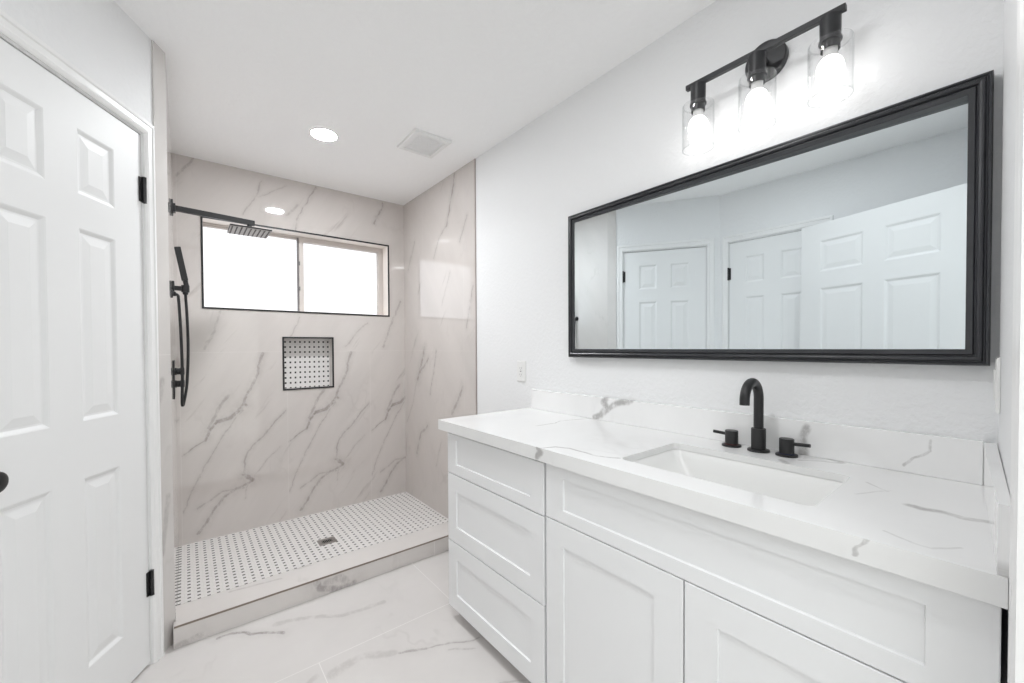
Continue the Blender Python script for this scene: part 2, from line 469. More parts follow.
def prism(bm, pts, z0, z1, mi=0):
    a = [bm.verts.new((x, y, z0)) for x, y in pts]
    b = [bm.verts.new((x, y, z1)) for x, y in pts]
    n = len(pts)
    fs = [bm.faces.new(a[::-1]), bm.faces.new(b)]
    for i in range(n):
        fs.append(bm.faces.new((a[i], a[(i + 1) % n], b[(i + 1) % n], b[i])))
    for f in fs:
        f.material_index = mi
    return bm


def basis(d):
    d = Vector(d).normalized()
    h = Vector((0, 0, 1)) if abs(d.z) < 0.9 else Vector((1, 0, 0))
    u = d.cross(h).normalized()
    return u, d.cross(u).normalized(), d


def lathe(bm, base, axis, prof, n=32, caps=True, mi=0):
    """prof: list of (r, h) along the axis"""
    u, v, d = basis(axis)
    base = Vector(base)
    rings = []
    for r, h in prof:
        rings.append([bm.verts.new(base + d * h + (u * math.cos(2 * math.pi * k / n) + v * math.sin(2 * math.pi * k / n)) * max(r, 1e-5)) for k in range(n)])
    fs = []
    for a, b in zip(rings[:-1], rings[1:]):
        for k in range(n):
            fs.append(bm.faces.new((a[k], a[(k + 1) % n], b[(k + 1) % n], b[k])))
    if caps:
        fs.append(bm.faces.new(rings[0][::-1]))
        fs.append(bm.faces.new(rings[-1]))
    for f in fs:
        f.material_index = mi
    return bm


def tube(bm, pts, r, n=20, caps=True):
    pts = [Vector(p) for p in pts]
    rings = []
    u = None
    for i, p in enumerate(pts):
        if i == 0:
            d = pts[1] - p
        elif i == len(pts) - 1:
            d = p - pts[-2]
        else:
            d = (pts[i + 1] - p).normalized() + (p - pts[i - 1]).normalized()
        d.normalize()
        if u is None:
            u, v, _ = basis(d)
        else:
            u = (u - d * u.dot(d)).normalized()
            v = d.cross(u).normalized()
        rr = r[i] if isinstance(r, (list, tuple)) else r
        rings.append([bm.verts.new(p + (u * math.cos(2 * math.pi * k / n) + v * math.sin(2 * math.pi * k / n)) * rr) for k in range(n)])
    for a, b in zip(rings[:-1], rings[1:]):
        for k in range(n):
            bm.faces.new((a[k], a[(k + 1) % n], b[(k + 1) % n], b[k]))
    if caps:
        bm.faces.new(rings[0][::-1])
        bm.faces.new(rings[-1])
    return bm


def spline(pts, n=8):
    P = [Vector(p) for p in pts]
    P = [P[0] * 2 - P[1]] + P + [P[-1] * 2 - P[-2]]
    out = []
    for i in range(1, len(P) - 2):
        for k in range(n):
            t = k / n
            a, b, c, d = P[i - 1], P[i], P[i + 1], P[i + 2]
            out.append(0.5 * ((2 * b) + (c - a) * t + (2 * a - 5 * b + 4 * c - d) * t * t + (3 * b - a - 3 * c + d) * t ** 3))
    out.append(P[-2])
    return out


def holed_wall(bm, us, vs, skip, place, depth_vec):
    """a wall slab as a grid of cells with some cells left open; place(u, v) gives the front point, depth_vec the thickness"""
    dv = Vector(depth_vec)
    F = {}

    def vert(i, j, back):
        k = (i, j, back)
        if k not in F:
            F[k] = bm.verts.new(Vector(place(us[i], vs[j])) + (dv if back else Vector((0, 0, 0))))
        return F[k]
    solid = {(i, j) for i in range(len(us) - 1) for j in range(len(vs) - 1)} - set(skip)
    for i, j in solid:
        for back in (False, True):
            bm.faces.new([vert(i, j, back), vert(i + 1, j, back), vert(i + 1, j + 1, back), vert(i, j + 1, back)])
        for (di, dj, a, b) in ((-1, 0, (i, j), (i, j + 1)), (1, 0, (i + 1, j), (i + 1, j + 1)), (0, -1, (i, j), (i + 1, j)), (0, 1, (i, j + 1), (i + 1, j + 1))):
            if (i + di, j + dj) not in solid:
                bm.faces.new([vert(*a, False), vert(*b, False), vert(*b, True), vert(*a, True)])
    return bm


def rect_frame(bm, u0, u1, v0, v1, prof, place):
    """mitred frame: prof is a closed list of (inset from the outer edge, height off the wall)"""
    rings = []
    for ins, h in prof:
        rings.append([bm.verts.new(place(u, v, h)) for u, v in ((u0 + ins, v0 + ins), (u1 - ins, v0 + ins), (u1 - ins, v1 - ins), (u0 + ins, v1 - ins))])
    n = len(rings)
    for i in range(n):
        a, b = rings[i], rings[(i + 1) % n]
        for k in range(4):
            bm.faces.new((a[k], a[(k + 1) % 4], b[(k + 1) % 4], b[k]))
    return bm


XR, XL, YB, H = 1.471, -0.048, 3.298, 2.44
ZS = -0.02
YC0, YC1, ZK = 2.14, 2.315, 0.09
YT = 2.2055

# ------------------------------------------------------------------ the room shell
bm = bmesh.new()
box(bm, (-0.75, -0.14, -0.12), (1.62, YC0 + 0.1, 0.0))
structure(new_obj('floor', bm, M_FLOOR))

bm = bmesh.new()
box(bm, (-0.75, -0.14, H), (1.62, 3.5, H + 0.1))
structure(new_obj('ceiling', bm, M_CEIL))

bm = bmesh.new()
box(bm, (XR + 0.003, -0.14, -0.12), (XR + 0.13, YB + 0.16, H))
structure(new_obj('wall_right', bm, M_PAINT))

bm = bmesh.new()
box(bm, (XR - 0.0, YT, -0.12), (XR + 0.003, YB, H))
structure(new_obj('wall_shower_right', bm, M_TILE_RIGHT))

# tiled wall of the window and niche
WX0, WX1, WZ0, WZ1 = 0.098, 1.326, 1.495, 2.069
NX0, NX1, NZ0, NZ1 = 0.5425, 0.889, 0.922, 1.306
us = [XL - 0.12, WX0, NX0, NX1, WX1, XR + 0.003]
vs = [-0.12, NZ0, NZ1, WZ0, WZ1, H]
bm = bmesh.new()
holed_wall(bm, us, vs, [(2, 1), (1, 3), (2, 3), (3, 3)], lambda u, v: (u, YB, v), (0, 0.15, 0))
structure(new_obj('wall_back', bm, M_TILE_BACK))

# left shower wall, ending in the tiled return beside the door
tdir = Vector((math.sin(math.radians(29.5)), math.cos(math.radians(29.5)), 0))   # along the angled wall, towards the shower
tnrm = Vector((tdir.y, -tdir.x, 0))                                               # out of it, into the room
HINGE = Vector((-0.1195, 2.0895, 0))
AO = Vector((-0.048, 2.207, 0))                                                   # tile corner


def ang(s, n=0.0, z=0.0):
    """a point on the angled wall: s from the hinge edge towards the latch, n out into the room"""
    p = HINGE - tdir * s + tnrm * n
    return Vector((p.x, p.y, z))


e = ang(-0.064, 0.006)
bm = bmesh.new()
prism(bm, [(XL, YB), (XL, AO.y), (e.x, e.y), (e.x - tnrm.x * 0.1, e.y - tnrm.y * 0.1), (XL - 0.12, YB)], -0.12, H)
structure(new_obj('wall_shower_left', bm, M_TILE_PLAIN))

# angled wall with the door: header, the strip by the tile, the strip by the corner
DW, DH = 0.65, 2.035
bm = bmesh.new()


def angbox(bm, s0, s1, n0, n1, z0, z1):
    p = [ang(s0, n0), ang(s1, n0), ang(s1, n1), ang(s0, n1)]
    prism(bm, [(q.x, q.y) for q in p], z0, z1)


S_END = 0.75
angbox(bm, -0.064, -0.006, -0.11, 0, 0, H)
angbox(bm, -0.006, DW + 0.006, -0.11, 0, DH + 0.008, H)
angbox(bm, DW + 0.006, S_END, -0.11, 0, 0, H)
structure(new_obj('wall_left_angled', bm, M_PAINT))
cornr = ang(S_END, 0)
XLW = cornr.x
# left wall with the second door
D2H, D2W = 1.365, 0.60            # hinge edge Y and width
bm = bmesh.new()
holed_wall(bm, [-0.14, D2H - D2W - 0.006, D2H + 0.006, cornr.y + 0.0], [0, DH + 0.008, H], [(1, 0)], lambda u, v: (XLW, u, v), (-0.11, 0, 0))
structure(new_obj('wall_left', bm, M_PAINT))

# wall with the doorway the room is seen from
WJ = 0.86


def yw_(x):
    return 0.002 + (x - 0.93) * 0.043


bm = bmesh.new()
prism(bm, [(0.80, yw_(0.80)), (XR + 0.003, yw_(XR)), (XR + 0.003, -0.14), (0.80, -0.14)], 0, H)
box(bm, (XLW, -0.14, 0), (-0.165, 0.03, H))
box(bm, (-0.165, -0.14, 2.06), (0.80, -0.006, H))
structure(new_obj('wall_front', bm, M_PAINT))

# adjoining room, seen from nowhere, lit by the added ceiling fill
bm = bmesh.new()
box(bm, (-1.8, -3.15, -0.12), (2.6, -0.1401, 0.0))
structure(new_obj('floor_hall', bm, M_HALLF))
bm = bmesh.new()
box(bm, (-1.8, -3.15, H), (2.6, -0.1401, H + 0.1))
structure(new_obj('ceiling_hall', bm, M_HALLP))
bm = bmesh.new()
box(bm, (-1.9, -3.25, 0), (2.7, -3.15, H))
structure(new_obj('wall_hall_back', bm, M_HALLP))
bm = bmesh.new()
box(bm, (-1.9, -3.15, 0), (-1.8, -0.141, H))
structure(new_obj('wall_hall_left', bm, M_HALLP))
bm = bmesh.new()
box(bm, (2.6, -3.15, 0), (2.7, -0.141, H))
structure(new_obj('wall_hall_right', bm, M_HALLP))
bm = bmesh.new()
box(bm, (-1.8, -0.141, 0), (XLW - 0.11, -0.06, H))
box(bm, (XR + 0.13, -0.141, 0), (2.6, -0.06, H))
structure(new_obj('wall_hall_front', bm, M_HALLP))


# ------------------------------------------------------------------ six-panel doors
def door_slab(bm, W, Hh, place, thick=0.035, stile=0.12, mull=0.11):
    """place(s, z, n): s from the hinge edge, n out of the face"""
    pw = (W - 2 * stile - mull) / 2
    us = [0, stile, stile + pw, stile + pw + mull, W - stile, W]
    zs = [0.012, 0.20, 0.813, 0.995, 1.607, 1.715, 1.92, Hh]
    panels = {(i, j) for i in (1, 3) for j in (1, 3, 5)}
    for side in (0, 1):
        def P(s, z, n):
            return place(s, z, n if side == 0 else -thick - n)
        V = {}

        def vt(i, j):
            if (i, j) not in V:
                V[(i, j)] = bm.verts.new(P(us[i], zs[j], 0))
            return V[(i, j)]
        for i in range(5):
            for j in range(7):
                c = [vt(i, j), vt(i + 1, j), vt(i + 1, j + 1), vt(i, j + 1)]
                if (i, j) not in panels:
                    bm.faces.new(c)
                    continue
                prev = c
                for ins, n in ((0.004, -0.0015), (0.013, -0.007), (0.019, -0.007), (0.042, -0.003), (0.044, -0.0026)):
                    r = [bm.verts.new(P(s, z, n)) for s, z in ((us[i] + ins, zs[j] + ins), (us[i + 1] - ins, zs[j] + ins), (us[i + 1] - ins, zs[j + 1] - ins), (us[i] + ins, zs[j + 1] - ins))]
                    for k in range(4):
                        bm.faces.new((prev[k], prev[(k + 1) % 4], r[(k + 1) % 4], r[k]))
                    prev = r
                bm.faces.new(prev)
    # edges of the slab
    c = [(0, zs[0]), (W, zs[0]), (W, Hh), (0, Hh)]
    for (s0, z0), (s1, z1) in zip(c, c[1:] + c[:1]):
        bm.faces.new([bm.verts.new(place(s0, z0, 0)), bm.verts.new(place(s1, z1, 0)), bm.verts.new(place(s1, z1, -thick)), bm.verts.new(place(s0, z0, -thick))])
    bmesh.ops.remove_doubles(bm, verts=bm.verts[:], dist=1e-5)
    return bm


CAS = [(0.0, 0.0), (0.0, 0.009), (0.004, 0.013), (0.016, 0.015), (0.020, 0.0115), (0.036, 0.0105), (0.042, 0.013), (0.050, 0.010), (0.055, 0.006), (0.055, 0.0)]


def casing(bm, s0, s1, ztop, place, w0=0.055, w1=0.055):
    """three-sided mitred casing round an opening; w0, w1: widths of the two legs"""
    rings = []
    for u, n in CAS:
        a = u / 0.055
        rings.append([bm.verts.new(place(s, z, n)) for s, z in ((s0 - w0 * (1 - a), 0.0), (s0 - w0 * (1 - a), ztop + 0.055 * (1 - a)), (s1 + w1 * (1 - a), ztop + 0.055 * (1 - a)), (s1 + w1 * (1 - a), 0.0))])
    for a, b in zip(rings[:-1], rings[1:]):
        for k in range(3):
            bm.faces.new((a[k], a[k + 1], b[k + 1], b[k]))
    for k in (0, 3):
        bm.faces.new([r[k] for r in rings])
    return bm


def make_door(name, W, place, hinge_z=(0.273, 1.783), knob=None, knob_z=0.90, hinges=True):
    o = struct_empty(name, place(0, 0, 0))
    bm = bmesh.new()
    door_slab(bm, W, DH, place, stile=0.115 if W < 0.62 else 0.127 if W < 0.8 else 0.122, mull=0.107)
    new_obj('door_leaf', bm, M_DOOR, o)
    if hinges:
        for z in hinge_z:
            bm = bmesh.new()
            ctr = place(-0.005, z, 0.008)
            d = Vector((0, 0, 1))
            lathe(bm, ctr, d, [(0.003, -0.004), (0.0075, -0.002), (0.0075, 0.0), (0.007, 0.001), (0.007, 0.029), (0.0062, 0.030), (0.007, 0.031), (0.007, 0.060), (0.0062, 0.061), (0.007, 0.062), (0.007, 0.092), (0.0075, 0.093), (0.0075, 0.095), (0.003, 0.097)], 16)
            c = [place(s, z + dz, n) for s, dz, n in ((-0.019, 0.0, 0.004), (0.013, 0.0, 0.004), (0.013, 0.0, 0.0005), (-0.019, 0.0, 0.0005))]
            prism(bm, [(q.x, q.y) for q in c], z, z + 0.092)
            h = new_obj('hinge', bm, M_BLACK, o, True)
            h['label'] = 'black hinge'
    if knob:
        bm = bmesh.new()
        a = place(knob, knob_z, 0.0)
        ax = place(knob, knob_z, 1.0) - a
        lathe(bm, a, ax, [(0.031, 0.0), (0.031, 0.004), (0.027, 0.008), (0.012, 0.010), (0.011, 0.026), (0.016, 0.032), (0.026, 0.040), (0.0285, 0.050), (0.026, 0.060), (0.016, 0.066), (0.001, 0.067)], 28)
        k = new_obj('door_knob', bm, M_BLACK, o, True)
        k['label'] = 'black round knob'
    return o


make_door('door_1', DW, lambda s, z, n: ang(s, n - 0.004, z), knob=0.588)
bm = bmesh.new()
casing(bm, -0.006, DW + 0.006, DH + 0.010, lambda s, z, n: ang(s, n, z), w0=0.050)
structure(new_obj('trim_1', bm, M_TRIM))
# door stop and jamb
bm = bmesh.new()
angbox(bm, -0.0058, -0.003, -0.10, -0.002, 0, DH + 0.006)
angbox(bm, DW + 0.003, DW + 0.0058, -0.10, -0.002, 0, DH + 0.006)
angbox(bm, -0.0058, DW + 0.0058, -0.10, -0.002, DH + 0.005, DH + 0.0078)
angbox(bm, 0, DW, -0.055, -0.0405, DH - 0.008, DH + 0.005)
structure(new_obj('trim_2', bm, M_TRIM))


def left_place(s, z, n):
    return Vector((XLW + n - 0.004, D2H - s, z))


make_door('door_2', D2W, left_place, hinge_z=(0.273, 1.75), knob=0.53)
bm = bmesh.new()
casing(bm, -0.006, D2W + 0.006, DH + 0.010, lambda s, z, n: left_place(s, z, n + 0.004), w0=0.042)
structure(new_obj('trim_3', bm, M_TRIM))
bm = bmesh.new()
box(bm, (XLW - 0.10, D2H + 0.0035, 0), (XLW - 0.002, D2H + 0.0058, DH + 0.006))
box(bm, (XLW - 0.10, D2H - D2W - 0.0058, 0), (XLW - 0.002, D2H - D2W - 0.0035, DH + 0.006))
box(bm, (XLW - 0.10, D2H - D2W - 0.0058, DH + 0.0045), (XLW - 0.002, D2H + 0.0058, DH + 0.0076))
structure(new_obj('trim_4', bm, M_TRIM))

# entry door swung open into the room, only the mirror shows it
H3 = Vector((-0.118, 0.078, 0))
F3 = Vector((-0.43, 0.868, 0))
d3 = (F3 - H3).normalized()
n3 = Vector((d3.y, -d3.x, 0))


def open_place(s, z, n):
    p = H3 + d3 * s + n3 * n
    return Vector((p.x, p.y, z))


make_door('door_3', 0.85, open_place, knob=0.785, hinges=False)

# jamb casing of the doorway at the near end of the side wall
bm = bmesh.new()
prof = [(0.862, 0.0), (0.862, 0.003), (0.858, 0.0045), (0.850, 0.005), (0.842, 0.0042), (0.826, 0.0038), (0.820, 0.0046), (0.812, 0.004), (0.806, 0.0025), (0.790, 0.0015), (0.790, -0.145), (0.8, -0.145), (0.8, 0.0)]
prism(bm, [(x, (yw_(x) if y >= 0 else 0) + y) for x, y in prof], 0, 2.115)
structure(new_obj('trim_5', bm, M_TRIM))

# thin metal edge where the tile stops at the painted wall
bm = bmesh.new()
box(bm, (XR - 0.003, YT - 0.010, ZK), (XR + 0.0028, YT - 0.0002, H - 0.001))
structure(new_obj('trim_6', bm, simple('tile_edge', (0.42, 0.37, 0.35), 0.35, 0.3)))

# ------------------------------------------------------------------ window
w = struct_empty('window_1', (WX0, YB, WZ0))
bm = bmesh.new()
place = lambda u, v, h: (u, YB - h, v)
rect_frame(bm, WX0 - 0.011, WX1 + 0.011, WZ0 - 0.011, WZ1 + 0.011, [(0, -0.002), (0, 0.005), (0.002, 0.0065), (0.0105, 0.0065), (0.0108, 0.004), (0.0108, -0.002)], place)
o = new_obj('edge_trim', bm, M_BLACK, w)
o['label'] = 'black metal edge round the opening'
FY = YB + 0.105
bm = bmesh.new()
rect_frame(bm, WX0 + 0.0002, WX1 - 0.0002, WZ0 + 0.0002, WZ1 - 0.0002, [(0, -0.104), (0, 0.0), (0.0012, 0.0), (0.0012, -0.104)], place)
new_obj('reveal_lining', bm, simple('reveal_daylit', (0.90, 0.845, 0.80), 0.25, var=0.03), w)  # daylight bounced in from outside put into the lining's pale peach colour
bm = bmesh.new()
pl2 = lambda u, v, h: (u, FY + 0.045 - h, v)
rect_frame(bm, WX0 - 0.022, WX1 - 0.0015, WZ0 - 0.022, WZ1 - 0.0015, [(0, 0), (0, 0.045), (0.010, 0.045), (0.010, 0.03), (0.022, 0.03), (0.022, 0)], pl2)
new_obj('window_frame', bm, M_VINYL, w)
bm = bmesh.new()
pl3 = lambda u, v, h: (u, FY + 0.028 - h, v)
rect_frame(bm, 0.678, WX1 - 0.011, WZ0 - 0.032, WZ1 - 0.006, [(0, 0), (0, 0.024), (0.003, 0.027), (0.030, 0.027), (0.033, 0.02), (0.036, 0.012), (0.036, 0)], pl3)
new_obj('sliding_sash', bm, M_VINYL, w)
bm = bmesh.new()
box(bm, (0.668, FY + 0.004, WZ0 + 0.011), (0.677, FY + 0.030, WZ1 - 0.011))
for z in (1.66, 1.85):
    box(bm, (0.672, FY - 0.004, z), (0.684, FY + 0.004, z + 0.03), 0.001)
new_obj('meeting_stile', bm, simple('stile_grey', (0.17, 0.16, 0.16), 0.5), w)
bm = bmesh.new()
box(bm, (0.7135, FY + 0.012, WZ0 + 0.0042), (WX1 - 0.0465, FY + 0.016, WZ1 - 0.0415))
new_obj('glass_pane', bm, M_PANE, w)
bm = bmesh.new()
box(bm, (WX0 + 0.0003, FY + 0.034, WZ0 + 0.0003), (0.70, FY + 0.038, WZ1 - 0.0225))
new_obj('glass_pane', bm, M_PANE, w)

# ------------------------------------------------------------------ shower fittings
n = thing('shower_niche', 'square recessed wall niche with black metal edge and dotted mosaic back', 'niche', (0.716, YB, NZ0))
bm = bmesh.new()
rect_frame(bm, NX0 - 0.001, NX1 + 0.001, NZ0 - 0.001, NZ1 + 0.001, [(0, -0.003), (0, 0.005), (0.002, 0.0065), (0.0105, 0.0065), (0.0115, 0.004), (0.0115, -0.003)], place)
o = new_obj('edge_trim', bm, M_BLACK, n)
o['label'] = 'black metal edge'
bm = bmesh.new()
rect_frame(bm, NX0 + 0.0003, NX1 - 0.0003, NZ0 + 0.0003, NZ1 - 0.0003, [(0, -0.0905), (0, -0.0032), (0.008, -0.0032), (0.008, -0.0905)], place)
new_obj('lining', bm, M_TILE_PLAIN, n)
bm = bmesh.new()
box(bm, (NX0 + 0.0003, YB + 0.0906, NZ0 + 0.0003), (NX1 - 0.0003, YB + 0.10, NZ1 - 0.0003))
o = new_obj('mosaic_back', bm, M_NICHE, n)
o['label'] = 'white mosaic with small black dots'

bm = bmesh.new()
box(bm, (XL + 0.0005, YC1 + 0.0005, -0.12), (XR - 0.0005, YB - 0.0005, ZS))
tag(new_obj('shower_floor', bm, M_SHOWER), 'white mosaic shower floor with rows of small black dots', 'shower floor')

c = thing('shower_curb', 'low marble-look curb along the front of the shower floor', 'shower curb', (0.7, 2.2, 0))
bm = bmesh.new()
box(bm, (XL - 0.006, YC0 + 0.0005, 0.0003), (XR - 0.0005, YT - 0.012, ZK - 0.006))
box(bm, (XL + 0.0005, YT - 0.012, 0.0003), (XR - 0.0005, YC1, ZK - 0.006))
new_obj('curb_front', bm, M_CURB, c)
bm = bmesh.new()
box(bm, (XL + 0.0005, YC0 + 0.004, ZK - 0.006), (XR - 0.0005, YC1, ZK), 0.0)
new_obj('curb_cap', bm, M_CURB_TOP, c)
bm = bmesh.new()
box(bm, (XL - 0.004, YC0 - 0.001, ZK - 0.006), (XR - 0.0005, YC0 + 0.004, ZK + 0.0006))
o = new_obj('edge_strip', bm, M_EDGE, c)
o['label'] = 'thin bronze metal edge strip'

d = thing('floor_drain', 'small square steel drain with slotted grate in the dotted shower floor', 'drain', (0.694, 2.772, ZS))
bm = bmesh.new()
dp = lambda u, v, h: (u, v, ZS + h)
rect_frame(bm, 0.642, 0.746, 2.727, 2.815, [(0, 0.0003), (0, 0.003), (0.002, 0.004), (0.022, 0.004), (0.0235, 0.002), (0.0235, 0.0003)], dp)
new_obj('drain_rim', bm, M_STEEL, d)
bm = bmesh.new()
box(bm, (0.664, 2.749, ZS + 0.0003), (0.724, 2.793, ZS + 0.0009))
new_obj('drain_well', bm, simple('drain_dark', (0.012, 0.012, 0.012), 0.6), d)
bm = bmesh.new()
for k in range(6):
    x = 0.668 + k * 0.0098
    box(bm, (x, 2.750, ZS + 0.0012), (x + 0.0028, 2.792, ZS + 0.0034), 0.0005, 1)
new_obj('grate', bm, M_STEEL, d)

sh = thing('overhead_shower', 'square rain shower head on a straight black arm beside the window', 'shower head', (XL, 2.80, 1.96))
bm = bmesh.new()
box(bm, (XL + 0.0003, 2.771, 1.932), (XL + 0.008, 2.829, 2.008), 0.002)
box(bm, (XL + 0.008, 2.780, 1.946), (XL + 0.018, 2.820, 1.990), 0.002)
new_obj('wall_flange', bm, M_BLACK, sh)
bm = bmesh.new()
b2 = bmesh.new()
box(b2, (XL + 0.016, 2.788, 1.955), (0.326, 2.812, 1.983), 0.002)
for v in b2.verts:
    v.co.z -= 0.015 * (v.co.x - XL) / 0.37
new_obj('arm', b2, M_BLACK, sh)
bm.free()
bm = bmesh.new()
lathe(bm, (0.30, 2.80, 1.943), (0, 0, -1), [(0.012, -0.002), (0.012, 0.012), (0.009, 0.014), (0.009, 0.020), (0.014, 0.024), (0.016, 0.030), (0.014, 0.036)], 20)
new_obj('swivel_joint', bm, M_BLACK, sh, True)
bm = bmesh.new()
box(bm, (0.20, 2.70, 1.9005), (0.40, 2.90, 1.9085), 0.002)
new_obj('head_plate', bm, M_BLACK, sh)
bm = bmesh.new()
box(bm, (0.202, 2.702, 1.8985), (0.398, 2.898, 1.9003), 0.0006)
fp = new_obj('spray_face', bm, M_HEADFACE, sh)
fp['label'] = 'grey spray face'
bm = bmesh.new()
for k in range(9):
    x = 0.212 + k * 0.022
    box(bm, (x - 0.0032, 2.712, 1.8955), (x + 0.0032, 2.888, 1.8984), 0.001, 1)
new_obj('nozzle_strips', bm, simple('nozzle_rubber', (0.07, 0.06, 0.055), 0.6), sh)

# hand shower in its bracket
HY = 2.60
br = thing('hand_shower_bracket', 'black square wall bracket holding the hand shower', 'bracket', (XL, HY, 1.53))
bm = bmesh.new()
box(bm, (XL + 0.0003, HY - 0.022, 1.498), (XL + 0.011, HY + 0.022, 1.556), 0.002)
new_obj('wall_plate', bm, M_BLACK, br)
bm = bmesh.new()
box(bm, (XL + 0.0108, HY - 0.011, 1.512), (XL + 0.040, HY + 0.011, 1.534), 0.002)
new_obj('arm', bm, M_BLACK, br)
bm = bmesh.new()
b2 = bmesh.new()
lathe(b2, (0.0045, HY, 1.506), (0, 0, 1), [(0.0135, 0.0), (0.0165, 0.0), (0.0165, 0.034), (0.0135, 0.034), (0.0135, 0.0)], 24, caps=False)
new_obj('cradle_ring', b2, M_BLACK, br, True)
bm.free()
hs = thing('hand_shower', 'slim black hand shower wand with looping hose on the tiled wall', 'hand shower', (0.005, HY, 1.52))
bm = bmesh.new()
box(bm, (-0.014, HY - 0.018, 0.0), (0.012, HY + 0.018, 0.165), 0.003)
lathe(bm, (0, 0 + HY, -0.028), (0, 0, 1), [(0.0105, 0.0), (0.0105, 0.03)], 20)
rotm = Matrix.Translation((0.0045, HY, 1.563)) @ Matrix.Rotation(math.radians(-9.5), 4, 'Y') @ Matrix.Translation((0, -HY, 0))
bmesh.ops.transform(bm, matrix=rotm, verts=bm.verts[:])
new_obj('wand', bm, M_BLACK, hs)
bm = bmesh.new()
lathe(bm, (0.0045, HY, 1.493), (0, 0, 1), [(0.008, 0.0), (0.0115, 0.004), (0.0115, 0.044), (0.0085, 0.048)], 20)
new_obj('hose_nut', bm, M_BLACK, hs, True)
bm = bmesh.new()
hose = spline([(0.0045, HY, 1.495), (0.009, HY, 1.38), (0.011, HY - 0.005, 1.22), (0.004, HY - 0.012, 1.05), (-0.009, HY - 0.018, 0.96), (-0.0135, HY - 0.026, 0.945), (-0.016, HY - 0.034, 0.965), (-0.013, HY - 0.040, 1.10), (-0.016, HY - 0.042, 1.30), (-0.022, HY - 0.044, 1.46), (-0.026, HY - 0.045, 1.485), (-0.034, HY - 0.045, 1.49)], 10)
tube(bm, hose, 0.0062, 12)
new_obj('hose', bm, M_BLACK, hs, True)
bm = bmesh.new()
lathe(bm, (XL + 0.0003, HY - 0.045, 1.49), (1, 0, 0), [(0.02, 0.0), (0.02, 0.004), (0.011, 0.006), (0.011, 0.016)], 24)
new_obj('hose_outlet', bm, M_BLACK, hs, True)

vl = thing('shower_valve', 'black shower valve plate with two stubby handles under the hand shower', 'shower valve', (XL, 2.66, 1.07))
bm = bmesh.new()
box(bm, (XL + 0.0003, 2.60, 0.975), (XL + 0.005, 2.74, 1.165), 0.0015)
new_obj('trim_plate', bm, M_BLACK, vl)
for z in (1.110, 1.046):
    bm = bmesh.new()
    lathe(bm, (XL + 0.005, 2.67, z), (1, 0, 0), [(0.019, 0.0), (0.019, 0.006), (0.016, 0.008), (0.016, 0.020), (0.019, 0.022), (0.019, 0.036), (0.017, 0.038)], 28)
    box(bm, (XL + 0.026, 2.645, z - 0.005), (XL + 0.036, 2.67, z + 0.005), 0.002)
    new_obj('handle', bm, M_BLACK, vl, True)

# ------------------------------------------------------------------ ceiling fittings
rl_ = thing('recessed_light', 'round lit recessed ceiling light in front of the shower', 'ceiling light', (0.632, 2.484, H))
bm = bmesh.new()
lathe(bm, (0.632, 2.484, H - 0.0003), (0, 0, -1), [(0.0665, 0.0), (0.076, 0.0), (0.076, 0.002), (0.070, 0.004), (0.0665, 0.003), (0.0665, 0.0)], 48, caps=False)
new_obj('trim_ring', bm, M_PLASTIC, rl_, True)
bm = bmesh.new()
lathe(bm, (0.632, 2.484, H - 0.0003), (0, 0, -1), [(0.0663, 0.0), (0.0663, 0.0025)], 48)
o = new_obj('lens', bm, M_LENS, rl_)
o['label'] = 'glowing white lens'

fan = thing('exhaust_fan', 'square white exhaust fan cover on the ceiling near the shower', 'fan', (1.124, 2.22, H))
VX0, VX1, VY0, VY1 = 1.010, 1.238, 2.094, 2.346
bm = bmesh.new()
cp = lambda u, v, h: (u, v, H - h)
rect_frame(bm, VX0, VX1, VY0, VY1, [(0, 0.0003), (0, 0.010), (0.003, 0.016), (0.010, 0.018), (0.026, 0.018), (0.030, 0.012), (0.032, 0.0003)], cp)
new_obj('cover_frame', bm, M_PLASTIC, fan)
bm = bmesh.new()
box(bm, (VX0 + 0.0325, VY0 + 0.0325, H - 0.010), (VX1 - 0.0325, VY1 - 0.0325, H - 0.0003))
for k in range(8):
    y = VY0 + 0.045 + k * 0.0215
    box(bm, (VX0 + 0.042, y, H - 0.012), (VX1 - 0.042, y + 0.012, H - 0.0101), 0.0006, 1)
new_obj('grille', bm, simple('grille_grey', (0.77, 0.77, 0.77), 0.5), fan)


